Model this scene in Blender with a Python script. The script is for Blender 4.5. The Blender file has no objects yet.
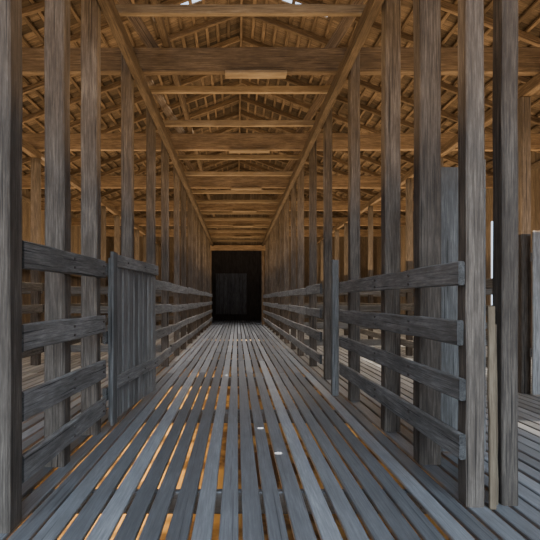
import bpy, bmesh, math, random
from mathutils import Vector, Matrix
R = random.Random(7)
sc = bpy.context.scene
COL = sc.collection
V = Vector

# ---------------- materials ----------------
def wood(name, dark, mid, light, rough=0.85, crack=0.6, bump=0.4, patch=None, pa=.7, spec=.25, fs=1.0):
    m = bpy.data.materials.new(name); m.use_nodes = True
    nt = m.node_tree; N = nt.nodes; L = nt.links
    b = N['Principled BSDF']; b.inputs['Roughness'].default_value = rough
    b.inputs['Specular IOR Level'].default_value = spec
    g = N.new('ShaderNodeAttribute'); g.attribute_name = 'grain'
    t = N.new('ShaderNodeAttribute'); t.attribute_name = 'tone'
    def noise(scale, detail=6, s=1.0, rg=0.6):
        mp = N.new('ShaderNodeMapping'); mp.inputs['Scale'].default_value = scale
        L.new(g.outputs['Vector'], mp.inputs['Vector'])
        n = N.new('ShaderNodeTexNoise'); n.inputs['Scale'].default_value = s
        n.inputs['Detail'].default_value = detail; n.inputs['Roughness'].default_value = rg
        L.new(mp.outputs[0], n.inputs['Vector']); return n
    n1 = noise((5*fs, 110*fs, 110*fs), 9, 1.0, .72)
    r = N.new('ShaderNodeValToRGB')
    r.color_ramp.elements[0].position = .30; r.color_ramp.elements[0].color = (*dark, 1)
    r.color_ramp.elements[1].position = .70; r.color_ramp.elements[1].color = (*light, 1)
    e = r.color_ramp.elements.new(.5); e.color = (*mid, 1)
    L.new(n1.outputs['Fac'], r.inputs['Fac'])
    col = r.outputs['Color']
    n2 = noise((2.4, 11, 11), 7, 1.0, .72)
    mr = N.new('ShaderNodeMapRange'); mr.inputs[1].default_value = .40; mr.inputs[2].default_value = .62
    L.new(n2.outputs['Fac'], mr.inputs[0])
    mx = N.new('ShaderNodeMix'); mx.data_type = 'RGBA'; mx.blend_type = 'MIX'
    pc = patch or tuple(c * .6 for c in mid)
    mm = N.new('ShaderNodeMath'); mm.operation = 'MULTIPLY'; mm.inputs[1].default_value = pa
    L.new(mr.outputs[0], mm.inputs[0]); L.new(mm.outputs[0], mx.inputs[0])
    L.new(col, mx.inputs[6]); mx.inputs[7].default_value = (*pc, 1)
    n3 = noise((.9, 100, 100), 3, 1.0, .5)
    cr = N.new('ShaderNodeMapRange'); cr.inputs[1].default_value = .33; cr.inputs[2].default_value = .38
    cr.inputs[3].default_value = 1 - crack; cr.inputs[4].default_value = 1
    L.new(n3.outputs['Fac'], cr.inputs[0])
    ml = N.new('ShaderNodeMath'); ml.operation = 'MULTIPLY'
    L.new(cr.outputs[0], ml.inputs[0]); L.new(t.outputs['Fac'], ml.inputs[1])
    vm = N.new('ShaderNodeVectorMath'); vm.operation = 'SCALE'
    L.new(mx.outputs[2], vm.inputs[0]); L.new(ml.outputs[0], vm.inputs['Scale'])
    L.new(vm.outputs[0], b.inputs['Base Color'])
    ad = N.new('ShaderNodeMath'); ad.operation = 'ADD'
    L.new(n1.outputs['Fac'], ad.inputs[0]); L.new(cr.outputs[0], ad.inputs[1])
    bp = N.new('ShaderNodeBump'); bp.inputs['Strength'].default_value = bump; bp.inputs['Distance'].default_value = .005
    L.new(ad.outputs[0], bp.inputs['Height']); L.new(bp.outputs[0], b.inputs['Normal'])
    return m

M_post = wood('weathered_grey_brown_wood', (.045,.036,.029), (.12,.096,.076), (.24,.195,.15), patch=(.055,.042,.032), crack=.75, bump=.5, pa=.7)
M_rail = wood('weathered_grey_wood', (.07,.065,.06), (.165,.154,.142), (.30,.28,.255), patch=(.08,.071,.062), crack=.75, bump=.5, pa=.7)
M_floor = wood('worn_grey_floor_wood', (.10,.101,.104), (.178,.18,.184), (.27,.27,.272), rough=.40, patch=(.115,.114,.115), crack=.5, bump=.2, spec=.5, pa=.55)
M_beam = wood('brown_roof_timber', (.065,.044,.028), (.18,.124,.078), (.34,.245,.152), patch=(.085,.058,.036), bump=.3)
M_roof = wood('brown_roof_boards', (.035,.025,.017), (.115,.081,.053), (.24,.17,.11), patch=(.055,.039,.025), crack=.8)
M_wall = wood('dark_wall_boards', (.06,.046,.035), (.15,.115,.085), (.26,.20,.145), patch=(.08,.06,.042))
M_pale = wood('pale_timber', (.14,.10,.065), (.28,.21,.135), (.42,.325,.215), patch=(.17,.12,.075), bump=.3)

def plain(name, c, rough=.9, metal=0, nscale=None, c2=None):
    m = bpy.data.materials.new(name); m.use_nodes = True
    nt = m.node_tree; N = nt.nodes; L = nt.links; b = N['Principled BSDF']
    b.inputs['Roughness'].default_value = rough; b.inputs['Metallic'].default_value = metal
    tc = N.new('ShaderNodeTexCoord'); n = N.new('ShaderNodeTexNoise')
    n.inputs['Scale'].default_value = nscale or 5; n.inputs['Detail'].default_value = 8
    L.new(tc.outputs['Object'], n.inputs['Vector'])
    r = N.new('ShaderNodeValToRGB'); r.color_ramp.elements[0].position = .42; r.color_ramp.elements[1].position = .56
    r.color_ramp.elements[0].color = (*(c2 or tuple(x*.6 for x in c)), 1); r.color_ramp.elements[1].color = (*c, 1)
    L.new(n.outputs['Fac'], r.inputs['Fac']); L.new(r.outputs[0], b.inputs['Base Color'])
    return m
M_ground = plain('dry_orange_earth', (.66,.38,.12), nscale=1.6, c2=(.15,.08,.03))
M_iron = plain('rusty_iron', (.09,.07,.06), .7, .5, 40)

# ---------------- geometry helpers ----------------
def newbm():
    bm = bmesh.new()
    bm.verts.layers.float_vector.new('grain'); bm.verts.layers.float.new('tone')
    return bm
def board(bm, p0, p1, w, t, up=(0,0,1), jit=.002, ch=.006, seg=.5, tone=None, enddark=0, maxn=24):
    gl = bm.verts.layers.float_vector['grain']; tl = bm.verts.layers.float['tone']
    p0 = V(p0); p1 = V(p1); d = p1 - p0; Ln = d.length; d = d / Ln
    up = V(up); side = d.cross(up).normalized(); up = side.cross(d).normalized()
    n = max(1, min(maxn, int(Ln / seg)))
    off = R.uniform(0, 200); off2 = R.uniform(0, 50)
    tn = tone if tone is not None else R.uniform(.75, 1.2)
    hw, ht = w/2, t/2; ch = min(ch, hw*.4, ht*.4)
    sec = [(-hw+ch,-ht),(hw-ch,-ht),(hw,-ht+ch),(hw,ht-ch),(hw-ch,ht),(-hw+ch,ht),(-hw,ht-ch),(-hw,-ht+ch)]
    ss = [Ln*i/n for i in range(n+1)]
    if enddark: ss = [0, .006] + ss[1:-1] + [Ln-.006, Ln]
    rings = []
    jx = jy = 0; k = 1
    for i, s_ in enumerate(ss):
        if not (enddark and i in (1, len(ss)-1)):
            jx = R.uniform(-jit, jit); jy = R.uniform(-jit, jit); k = 1 + R.uniform(-jit, jit) * 8
        c = p0 + d * s_
        tv = tn * (enddark if enddark and i in (0, len(ss)-1) else 1)
        ring = []
        for (a, b_) in sec:
            q = jit*.35
            v = bm.verts.new(c + side*(a*k+jx+R.uniform(-q,q)) + up*(b_*k+jy+R.uniform(-q,q)))
            v[gl] = (s_ + off, a + off2, b_ + off2*.7); v[tl] = tv
            ring.append(v)
        rings.append(ring)
    for i in range(len(ss)-1):
        for j in range(8):
            bm.faces.new((rings[i][j], rings[i][(j+1)%8], rings[i+1][(j+1)%8], rings[i+1][j]))
    bm.faces.new(list(reversed(rings[0]))); bm.faces.new(rings[-1])
def finish(bm, name, mat, origin=(0,0,0), parent=None, label=None, cat=None, group=None, kind=None):
    o = V(origin)
    bmesh.ops.recalc_face_normals(bm, faces=bm.faces)
    for v in bm.verts: v.co -= o
    me = bpy.data.meshes.new(name); bm.to_mesh(me); bm.free()
    me.materials.append(mat)
    ob = bpy.data.objects.new(name, me); COL.objects.link(ob)
    if parent is not None:
        ob.parent = parent; ob.location = o - V(parent.location)
    else: ob.location = o
    if label: ob['label'] = label
    if cat: ob['category'] = cat
    if group: ob['group'] = group
    if kind: ob['kind'] = kind
    return ob
def single(name, p0, p1, w, t, mat, up=(0,0,1), **k):
    bm = newbm()
    bk = {a: k.pop(a) for a in ('jit','ch','seg','tone','enddark','maxn') if a in k}
    board(bm, p0, p1, w, t, up, **bk)
    return finish(bm, name, mat, origin=p0, **k)
def empty(name, loc, label, cat, group=None):
    e = bpy.data.objects.new(name, None); e.location = loc; e.empty_display_size = .2
    COL.objects.link(e); e['label'] = label; e['category'] = cat
    if group: e['group'] = group
    return e
def bolt(p, axis, parent, r=.009):
    bm = newbm()
    bmesh.ops.create_cone(bm, cap_ends=True, segments=6, radius1=r, radius2=r*.85, depth=.010)
    q = V((0,0,1)).rotation_difference(V(axis)).to_matrix().to_4x4()
    bmesh.ops.transform(bm, matrix=Matrix.Translation(V(p)) @ q, verts=bm.verts)
    finish(bm, 'bolt', M_iron, origin=p, parent=parent, label='rusty iron bolt head')

XL, XR = -5.2, 5.5
Y0, Y1 = -2.0, 19.6
RIDGE, SL, XC = 5.6, .37, .07
def roofz(x): return RIDGE - SL*abs(x-XC)

# ---------------- ground / floor ----------------
bm = newbm()
bmesh.ops.create_grid(bm, x_segments=60, y_segments=60, size=60)
for v in bm.verts: v.co.z = -1.05 + R.uniform(-.03,.03)
finish(bm, 'ground', M_ground, kind='structure', label='dry orange earth under and around the shed')

bm = newbm()
x = XL + .1; pitch = .11
while x < XR - .05:
    y = Y0
    ymax = Y1 + (4 if -1.7 < x < 1.7 else 0)
    first = True
    while y < ymax:
        ln = R.choice((8.6, 9.9, 11.2)) if first else R.uniform(5.5, 8)
        first = False
        e = min(y + ln, ymax)
        dx = R.uniform(-.0045, .0045); w = .088 + R.uniform(-.006, .007)
        board(bm, (x+dx, y, -.013+R.uniform(-.002,.002)), (x+dx+R.uniform(-.005,.005), e-.003, -.013), w, .024, jit=.0015, ch=.004, seg=.6,
              tone=R.choice((.62,.8,.95,1.05,1.2,1.4))*R.uniform(.95,1.05))
        y = e
    x += pitch
yy = Y0 + .8
while yy < Y1:
    board(bm, (XL, yy, -.09), (XR, yy, -.09), .05, .12, seg=2, tone=.5); yy += 1.9
finish(bm, 'floor', M_floor, kind='structure', label='worn grey slatted timber floor with open gaps')

# ---------------- walls ----------------
def wall_x(name, X, openings, h=3.78):
    bm = newbm(); y = Y0
    while y < Y1:
        w = R.uniform(.14, .2)
        for (a, b_, z0, z1) in openings:
            if y < a < y+w: w = a-y
            elif y < b_ < y+w: w = b_-y
        w = max(w, .02)
        yc = y + w/2
        spans = [(-.6, h)]
        for (a, b_, z0, z1) in openings:
            if a < yc < b_: spans = [(-.6, z0)] if z0 > -.5 else []; spans.append((z1, h))
        for (z0, z1) in spans:
            board(bm, (X, yc, z0), (X, yc, z1), .025, w-R.uniform(.0,.004), up=(0,1,0), seg=1.5, jit=.001)
        y += w
    for z in (.4, 1.8, 3.45):
        if z > 3.4 or not openings:
            board(bm, (X-.05*(1 if X>0 else -1), Y0, z), (X-.05*(1 if X>0 else -1), Y1, z), .06, .1, seg=3)
    finish(bm, name, M_wall, kind='structure', label='dark vertical timber board wall')
wall_x('wall_left', XL, [])
wall_x('wall_right', XR, [(10.05, 10.40, -.6, 2.7), (2.2,3.6,1.0,2.8), (6.2,8.0,.5,2.9)])  # later openings lie out of view, added to let sun into the pens
bm = newbm(); x = XL
while x < XR:
    w = R.uniform(.15, .21)
    if x < -1.12 < x+w: w = -1.12-x
    elif x < 1.1 < x+w: w = 1.1-x
    w = max(w, .02); xc = x+w/2
    z0 = 3.02 if -1.12 < xc < 1.1 else -.6
    board(bm, (xc, Y1, z0), (xc, Y1, roofz(xc)+.15), w+.003, .025, up=(0,1,0), seg=2, jit=.001)
    x += w
finish(bm, 'wall_back', M_wall, kind='structure', label='dark timber end wall with a wide opening')
bm = newbm()
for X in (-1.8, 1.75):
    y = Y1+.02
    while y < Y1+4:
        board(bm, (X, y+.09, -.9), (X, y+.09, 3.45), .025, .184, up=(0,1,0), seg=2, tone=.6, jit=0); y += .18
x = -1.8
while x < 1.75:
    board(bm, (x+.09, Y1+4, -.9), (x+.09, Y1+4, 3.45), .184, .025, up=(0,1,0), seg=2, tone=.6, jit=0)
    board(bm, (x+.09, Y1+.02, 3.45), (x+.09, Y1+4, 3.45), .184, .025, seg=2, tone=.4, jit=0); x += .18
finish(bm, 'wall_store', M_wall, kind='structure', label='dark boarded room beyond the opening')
bm = newbm()
for i in range(8): board(bm, (-.95+i*.19, Y1+3.9, .3), (-.95+i*.19, Y1+3.9, 2.3), .18, .03, up=(0,1,0), seg=2, tone=1.1+.1*(i%3))
finish(bm, 'door_1', M_rail, kind='structure', label='grey boarded door in the dark end room')
bm = newbm()
board(bm, (-1.09, Y1-.06, 0), (-1.09, Y1-.06, 3.0), .11, .08, up=(0,1,0), tone=1.3)
board(bm, (1.06, Y1-.06, 0), (1.06, Y1-.06, 3.0), .11, .08, up=(0,1,0), tone=1.3)
board(bm, (-1.3, Y1-.11, 3.12), (1.24, Y1-.11, 3.12), .04, .22, tone=1.9)
finish(bm, 'trim_1', M_beam, kind='structure', label='brown timber frame of the end opening')

# ---------------- roof ----------------
bm = newbm()
for sgn in (-1, 1):
    y = Y0
    xe = (XL-.3) if sgn < 0 else (XR+.3)
    xm = XC + sgn*2.7
    while y < Y1+.3:
        w = R.uniform(.12, .2)
        if y < 7.12 < y+w: w = max(7.12-y, .02)
        if abs(y-7.12) < .005: w = .16
        xs = XC + (sgn*1.3 if abs(y-7.12) < .005 else 0)
        a = V((xs, y+w/2, roofz(xs)+.17)); m_ = V((xm, y+w/2, roofz(xm)+.17)); e_ = V((xe, y+w/2, roofz(xe)+.17))
        board(bm, a, m_, w+.004, .02, seg=.6, tone=R.uniform(.4,1.6), jit=.003)
        board(bm, m_+V((0,0,.012)), e_+V((0,0,.012)), w+.004, .02, seg=.6, tone=R.uniform(.4,1.6), jit=.003)
        y += w
finish(bm, 'ceiling', M_roof, kind='structure', label='brown boarded pitched roof underside')
posty = [2.34, 4.84, 7.34, 9.84, 12.34, 14.84, 17.34]
ties = [p+.05 for p in posty]
yv = -1.41; ry = []
while yv < Y1: ry.append(yv); yv += .83
for yv in ry:
    for sgn in (-1, 1):
        xe = XL+.05 if sgn < 0 else XR-.05
        xs = XC+sgn*.03
        yo = R.uniform(-.05,.05)
        single('rafter', (xs, yv+yo, roofz(xs)+.05), (xe, yv-yo, roofz(xe)+.05), .05, .09, M_beam, tone=R.uniform(.4,1.0), jit=.006,
               label='brown sawn timber rafter under the roof boards', cat='rafter', group='roof rafters')
for sgn in (-1, 1):
    for i in range(1, 30):
        X = XC + sgn*(i*.19 + R.uniform(-.02,.02))
        if X < XL+.1 or X > XR-.1: continue
        single('roof_batten', (X, Y0, roofz(X)+.13), (X, Y1, roofz(X)+.13), .05, .03, M_beam, seg=.6, maxn=40, jit=.008, tone=R.uniform(.4,1.1),
               label='long narrow brown roof batten across the rafters', cat='batten', group='roof battens')
single('ridge_beam', (XC, Y0, RIDGE+.07), (XC, Y1, RIDGE+.07), .04, .12, M_beam, label='brown ridge board along the roof peak', cat='beam')
single('runner_beam', (-.72, 2.2, 3.605), (-.70, 18.5, 3.605), .06, .09, M_beam, jit=.004, maxn=50, tone=.75,
       label='long brown timber lying across the cross beams', cat='beam')

for X in (-.985, 1.04):
    single('plate_beam', (X, Y0, 3.24), (X, Y1, 3.24), .075, .12, M_beam, jit=.002, tone=.5, maxn=50,
           label='long dark brown beam on top of the post row', cat='beam', group='long beams on the posts')
for X in (-3.1, 3.1):
    single('plate_beam', (X, Y0, 3.24), (X, Y1, 3.24), .09, .12, M_beam, jit=.003, tone=.8,
           label='long brown beam on the outer post row', cat='beam', group='long beams on the posts')
for i, yv in enumerate(ties):
    t = single('tie_beam', (XL+.08, yv, 3.43), (XR-.08, yv, 3.43), .08, .25, M_beam, jit=.004, tone=.75 if i < 2 else 1.15,
               label='deep brown cross beam spanning the whole shed', cat='beam', group='cross beams')
    single('splice_board', (-.12, yv-.03, 3.285), (.5, yv-.03, 3.285), .13, .035, M_pale, parent=t, tone=.8, label='pale splice board under the beam')
    for sgn in (-1, 1):
        xa = .05+sgn*.85; xb = .05+sgn*1.75
        single('roof_strut', (xa, yv+.075, 3.5), (xb, yv+.075, roofz(xb)-.03), .05, .11, M_beam, up=(sgn,0,0.3),
               tone=R.uniform(.7,1.0), label='slanted brown strut from cross beam to rafter', cat='strut', group='roof struts')
for base in ties:
    for o_ in (.47, 1.49):
        yv = base+o_+R.uniform(-.03,.03)
        if yv > Y1-.2: continue
        single('ceiling_joist', (-1.02, yv, 3.34), (1.08, yv, 3.34), .05, .075, M_pale, jit=.003, tone=R.uniform(.65,.95),
               label='thin pale timber tie between the two long beams', cat='beam', group='thin ceiling ties')

# ---------------- posts ----------------
def post(x, y, w, d, h=3.52, tone=None, label='tall weathered grey-brown timber post', mat=M_post, jit=.0025):
    single('timber_post', (x, y, 0.0), (x, y, h), w, d, mat, up=(0,1,0), jit=jit, ch=.009, seg=.3,
           tone=tone or R.uniform(.8,1.3), label=label, cat='post', group='shed posts')
post(-1.045, 2.12, .14, .13, 3.17, tone=.85, label='tall dark timber post holding the near rail fence')
post(-1.095, 2.93, .12, .12, tone=1.0)
post(-1.095, 3.60, .12, .11, tone=1.2)
post(-1.09, 4.78, .11, .10)
post(1.15, 2.36, .09, .10, tone=1.1, label='tall grey timber post at the end of the rail fence')
post(1.33, 2.38, .08, .10, tone=.7, label='tall dark brown timber post beside loose boards')
post(1.175, 2.97, .13, .12, tone=.9)
post(1.185, 3.70, .12, .11, tone=1.15)
post(1.165, 4.78, .10, .10)
yv = 6.09
while yv < Y1-.3:
    tie = abs(((yv-4.84) % 2.5)) < .1 or abs(((yv-4.84) % 2.5) - 2.5) < .1
    dy = R.uniform(-.09,-.06) if tie else R.uniform(-.08,.08)
    post(-1.09, yv+dy, R.uniform(.09,.11), .10)
    post(1.15, yv+dy, R.uniform(.09,.11), .10)
    yv += 1.25
for yv in (2.34, 4.84, 7.34, 9.84, 12.34, 14.84, 17.34):
    for X in (-3.1, 3.1):
        if X > 0 and yv == 4.84: post(3.09, 5.17, .1, .1, 3.17, tone=.95, label='timber post beside the solid board panel')
        else: post(X, yv+.06, .12, .12, 3.17, tone=.9, label='timber post of the outer pen row')
        if yv < 17.5 and (X < 0 or yv > 4):
            post(X, yv+1.3, .1, .1, 3.17, tone=.75, label='timber post of the outer pen row')

# ---------------- fences ----------------
def fence(xa, ya, xb, yb, tops, h, label, group='pen rail fences', th=.032, bolts=False, mat=M_rail, tb=1.0):
    e = empty('rail_fence', (xa, ya, 0), label, 'fence', group)
    inn = 1 if xa < 0 else -1
    for tp in tops:
        d0, d1 = R.uniform(-.014,.014), R.uniform(-.014,.014)
        z0 = tp-h/2
        single('rail', (xa, ya+(R.uniform(0,.03) if bolts else 0), z0+d0), (xb, yb, z0+d1), th, h+R.uniform(-.01,.01), mat, jit=.0026, ch=.008, seg=.25,
               tone=R.uniform(.8,1.25)*tb, parent=e, enddark=.35)
        if bolts:
            for s in bolts:
                p = V((xa,ya,z0)).lerp(V((xb,yb,z0)), s)
                for dz in (-.025,.028):
                    bolt((p.x+inn*(th/2+.004), p.y, p.z+dz), (1,0,0), e)
    return e
fence(-1.0, 2.2, -1.004, 3.62, (1.29,.88,.56,.27), .135, 'grey horizontal board rails fixed to the near posts', bolts=(.5,.95), tb=1.25)
fence(1.084, 2.30, 1.078, 4.99, (1.18,.90,.62,.34), .115, 'grey weathered four-rail pen fence', bolts=(.25,.52), tb=1.25)
L_t = (1.25,.93,.62,.30)
for a, b_ in ((5.2,7.3),(7.33,9.8),(9.83,12.3),(12.33,14.8),(14.83,17.3),(17.33,19.4)):
    fence(-1.01, a, -1.01, b_, L_t, .12, 'grey four-rail pen fence along the race', tb=1.15)
    if a < 5.3: a = 6.1
    fence(1.07, a, 1.07, b_, (1.2,.9,.6,.3), .12, 'grey four-rail pen fence along the race', tb=1.15)
for X in (-3.01, 3.01):
    for a, b_ in ((2.4,4.97),(5.3,7.4),(7.43,9.9),(9.93,12.4),(12.43,14.9),(14.93,19.0)):
        if X > 0 and a < 4.9: continue
        fence(X, a, X, b_, L_t, .12, 'rail fence of the outer pens', 'outer pen fences', tb=.8)
def xfence(x0, x1, y, n=4):
    e = empty('rail_fence', (x0, y, 0), 'rail fence dividing two pens', 'fence', 'pen dividing fences')
    for i in range(n):
        z = .2+i*.32
        single('rail', (x0, y, z), (x1, y, z), .03, .12, M_rail, seg=.4, tone=R.uniform(.55,.9), parent=e)
for yv in (7.9, 12.95):
    xfence(XL+.12, -3.2, yv); xfence(-2.96, -1.2, yv)
    xfence(3.2, XR-.12, yv+1.15); xfence(1.25, 2.96, yv+1.15)

single('gate_post', (1.03, 5.05, 0), (1.03, 5.05, 1.42), .07, .07, M_rail, up=(0,1,0), label='short grey gate post beside the tall post', cat='post')

def paling_gate(p0, p1, top, bot, n, label, group=None):
    p0 = V(p0); p1 = V(p1); d = (p1-p0); Ln = d.length; u = d/Ln
    side = V((u.y, -u.x, 0))
    if p0.x > 0: side = -side
    e = empty('paling_gate', p0, label, 'gate', group)
    for z in (bot+.22, (top+bot)/2, top-.14):
        a = p0 - side*.032 + V((0,0,z)); b_ = p1 - side*.032 + V((0,0,z))
        single('gate_rail', a, b_, .03, .10, M_rail, jit=.002, seg=.3, parent=e)
    w = Ln/n
    for i in range(n):
        c = p0 + u*(w*(i+.5))
        single('paling', c+V((0,0,bot+R.uniform(0,.02))), c+V((0,0,top-.05+R.uniform(-.02,.02))), w-.022 - R.uniform(0,.014), .022, M_rail, up=side, seg=.3, jit=.003, tone=R.uniform(.85,1.4), parent=e)
    c = p0+u*.045 + side*.026
    single('stile', c+V((0,0,bot-.01)), c+V((0,0,top)), .10, .026, M_rail, up=side, seg=.3, tone=.8, parent=e)
    a = p0 + side*.026+u*.1 + V((0,0,top-.06)); b_ = p1 + side*.026 + V((0,0,top-.06))
    single('gate_rail', a, b_, .024, .10, M_rail, seg=.3, parent=e, tone=1.4)
    a.z = b_.z = bot+.3
    single('gate_rail', a, b_, .024, .10, M_rail, seg=.3, parent=e, tone=1.25)
    for z in (bot+.3, top-.06):
        for s in (.2,.6,.9):
            q = a.lerp(b_, s); q.z = z
            bolt(q+side*.017, side, e, .008)
    return e
paling_gate((-.985,3.68,0), (-.87,5.08,0), 1.37, .05, 9, 'grey vertical board gate standing slightly ajar')

e = empty('board_panel', (1.33,3.12,0), 'tall weathered brown vertical board panel between the posts', 'panel')
for i in range(2):
    xv = 1.375+i*.16
    single('board', (xv, 3.12, .02), (xv, 3.12, (1.86,1.91)[i]), .156, .025, M_rail, up=(0,1,0), seg=.4, jit=.002, tone=(.85,1.0)[i], parent=e)
for z in (.5, 1.5):
    single('batten', (1.31, 3.145, z), (1.60, 3.145, z), .022, .09, M_rail, parent=e, seg=.4)
e = empty('board_panel', (3.0,4.98,0), 'solid grey board panel beside the outer pen post', 'panel')
for i in range(5):
    xv = 3.14+i*.155
    single('board', (xv, 4.98, .02), (xv, 4.98, 1.72), .152, .025, M_rail, up=(0,1,0), seg=.5, tone=R.uniform(1.8,2.2), parent=e)
for z in (.45, 1.45):
    single('batten', (3.06, 5.005, z), (3.84, 5.005, z), .022, .09, M_rail, parent=e, seg=.4)
for (x0, y0, x1, y1, h, w, tn) in ((1.225,2.30,1.222,2.31,.97,.032,.62),(1.262,2.35,1.258,2.36,.88,.03,.5)):
    single('loose_board', (x0,y0,0), (x1,y1,h), w, .02, M_pale, up=(0,1,0), seg=.1, jit=.0018, tone=tn, label='thin ragged brown loose board standing by the posts', cat='board', group='loose boards')

# ---------------- lights ----------------
def area(name, loc, rot, sx, sy, e, col, spread=180):
    l = bpy.data.lights.new(name, 'AREA'); l.shape = 'RECTANGLE'; l.size = sx; l.size_y = sy; l.energy = e; l.color = col
    l.spread = math.radians(spread)
    o = bpy.data.objects.new(name, l); o.location = loc; o.rotation_euler = rot; COL.objects.link(o); return o
warm = (1, .69, .37)
area('roof_fill_light', (-3.2, 8.6, 1.7), (math.pi,0,0), 3.0, 19, 470, warm)  # unseen upward panels added in place of warm bounce onto the roof
area('roof_fill_light', (3.3, 8.6, 1.7), (math.pi,0,0), 3.0, 19, 530, warm)
area('roof_fill_light', (.05, 9.6, 1.8), (math.pi,0,0), 1.4, 18, 180, warm)
area('underfloor_fill', (-1.3, 7.8, -.2), (0,0,0), 1.4, 11, 150, (1,.75,.37), 95)  # added panel standing in for sunlight on the earth below the slats
area('race_fill_light', (.03, 12.6, 3.1), (0,0,0), 1.7, 13.6, 140, (.88,.93,1), 110)  # unseen overhead fill added to brighten the far race, no fixture there
area('pen_fill_light', (-3.2, 12.0, 3.1), (0,0,0), 3.2, 13.5, 230, (1,.76,.50), 110)  # same kind of added fill over the side pens, not fixtures
area('pen_fill_light', (3.3, 12.0, 3.1), (0,0,0), 3.6, 13.5, 330, (1,.80,.56), 110)
l = bpy.data.lights.new('store_fill_light','POINT'); l.energy = 20; l.shadow_soft_size = .03; l.color = (.92,.92,1)  # hidden fill added to lift the dark end room
o = bpy.data.objects.new('store_fill_light', l); o.location = (.3, Y1+1.3, 3.38); COL.objects.link(o)
def sun_or_sky_fill(e, ang, col, d):
    s = bpy.data.lights.new('sun_or_sky_fill','SUN'); s.energy = e; s.angle = math.radians(ang); s.color = col
    so = bpy.data.objects.new('sun_or_sky_fill', s); COL.objects.link(so)
    so.rotation_euler = V(d).to_track_quat('-Z','Y').to_euler()
sun_or_sky_fill(12, .6, (1,.90,.74), (-1.0, .12, -.85))
sun_or_sky_fill(5.4, 45, (.64,.81,1), (-.05, 1, -.66))  # not the sun: wide cool fill added for open sky at the front
for (x,y,a) in ((.164,3.75,.8),(.25,3.14,.7),(-.16,6.4,.5)):
    l = bpy.data.lights.new('sun_fleck_light','SPOT'); l.energy = 3000; l.spot_size = math.radians(a); l.spot_blend = .3; l.shadow_soft_size = 0.001
    o = bpy.data.objects.new('sun_fleck_light', l); o.location = (x+.02,y,3.1); COL.objects.link(o)
w = bpy.data.worlds.new('World'); sc.world = w; w.use_nodes = True
bg = w.node_tree.nodes['Background']
bg.inputs[0].default_value = (.64,.78,1,1); bg.inputs[1].default_value = 2.1

# ---------------- camera ----------------
cam = bpy.data.cameras.new('camera'); co = bpy.data.objects.new('camera', cam); COL.objects.link(co)
cam.sensor_width = 36; cam.lens = 32; cam.shift_x = 33/540; cam.shift_y = 30/540
co.location = (0,0,1.0); co.rotation_euler = (math.pi/2,0,0)
sc.camera = co
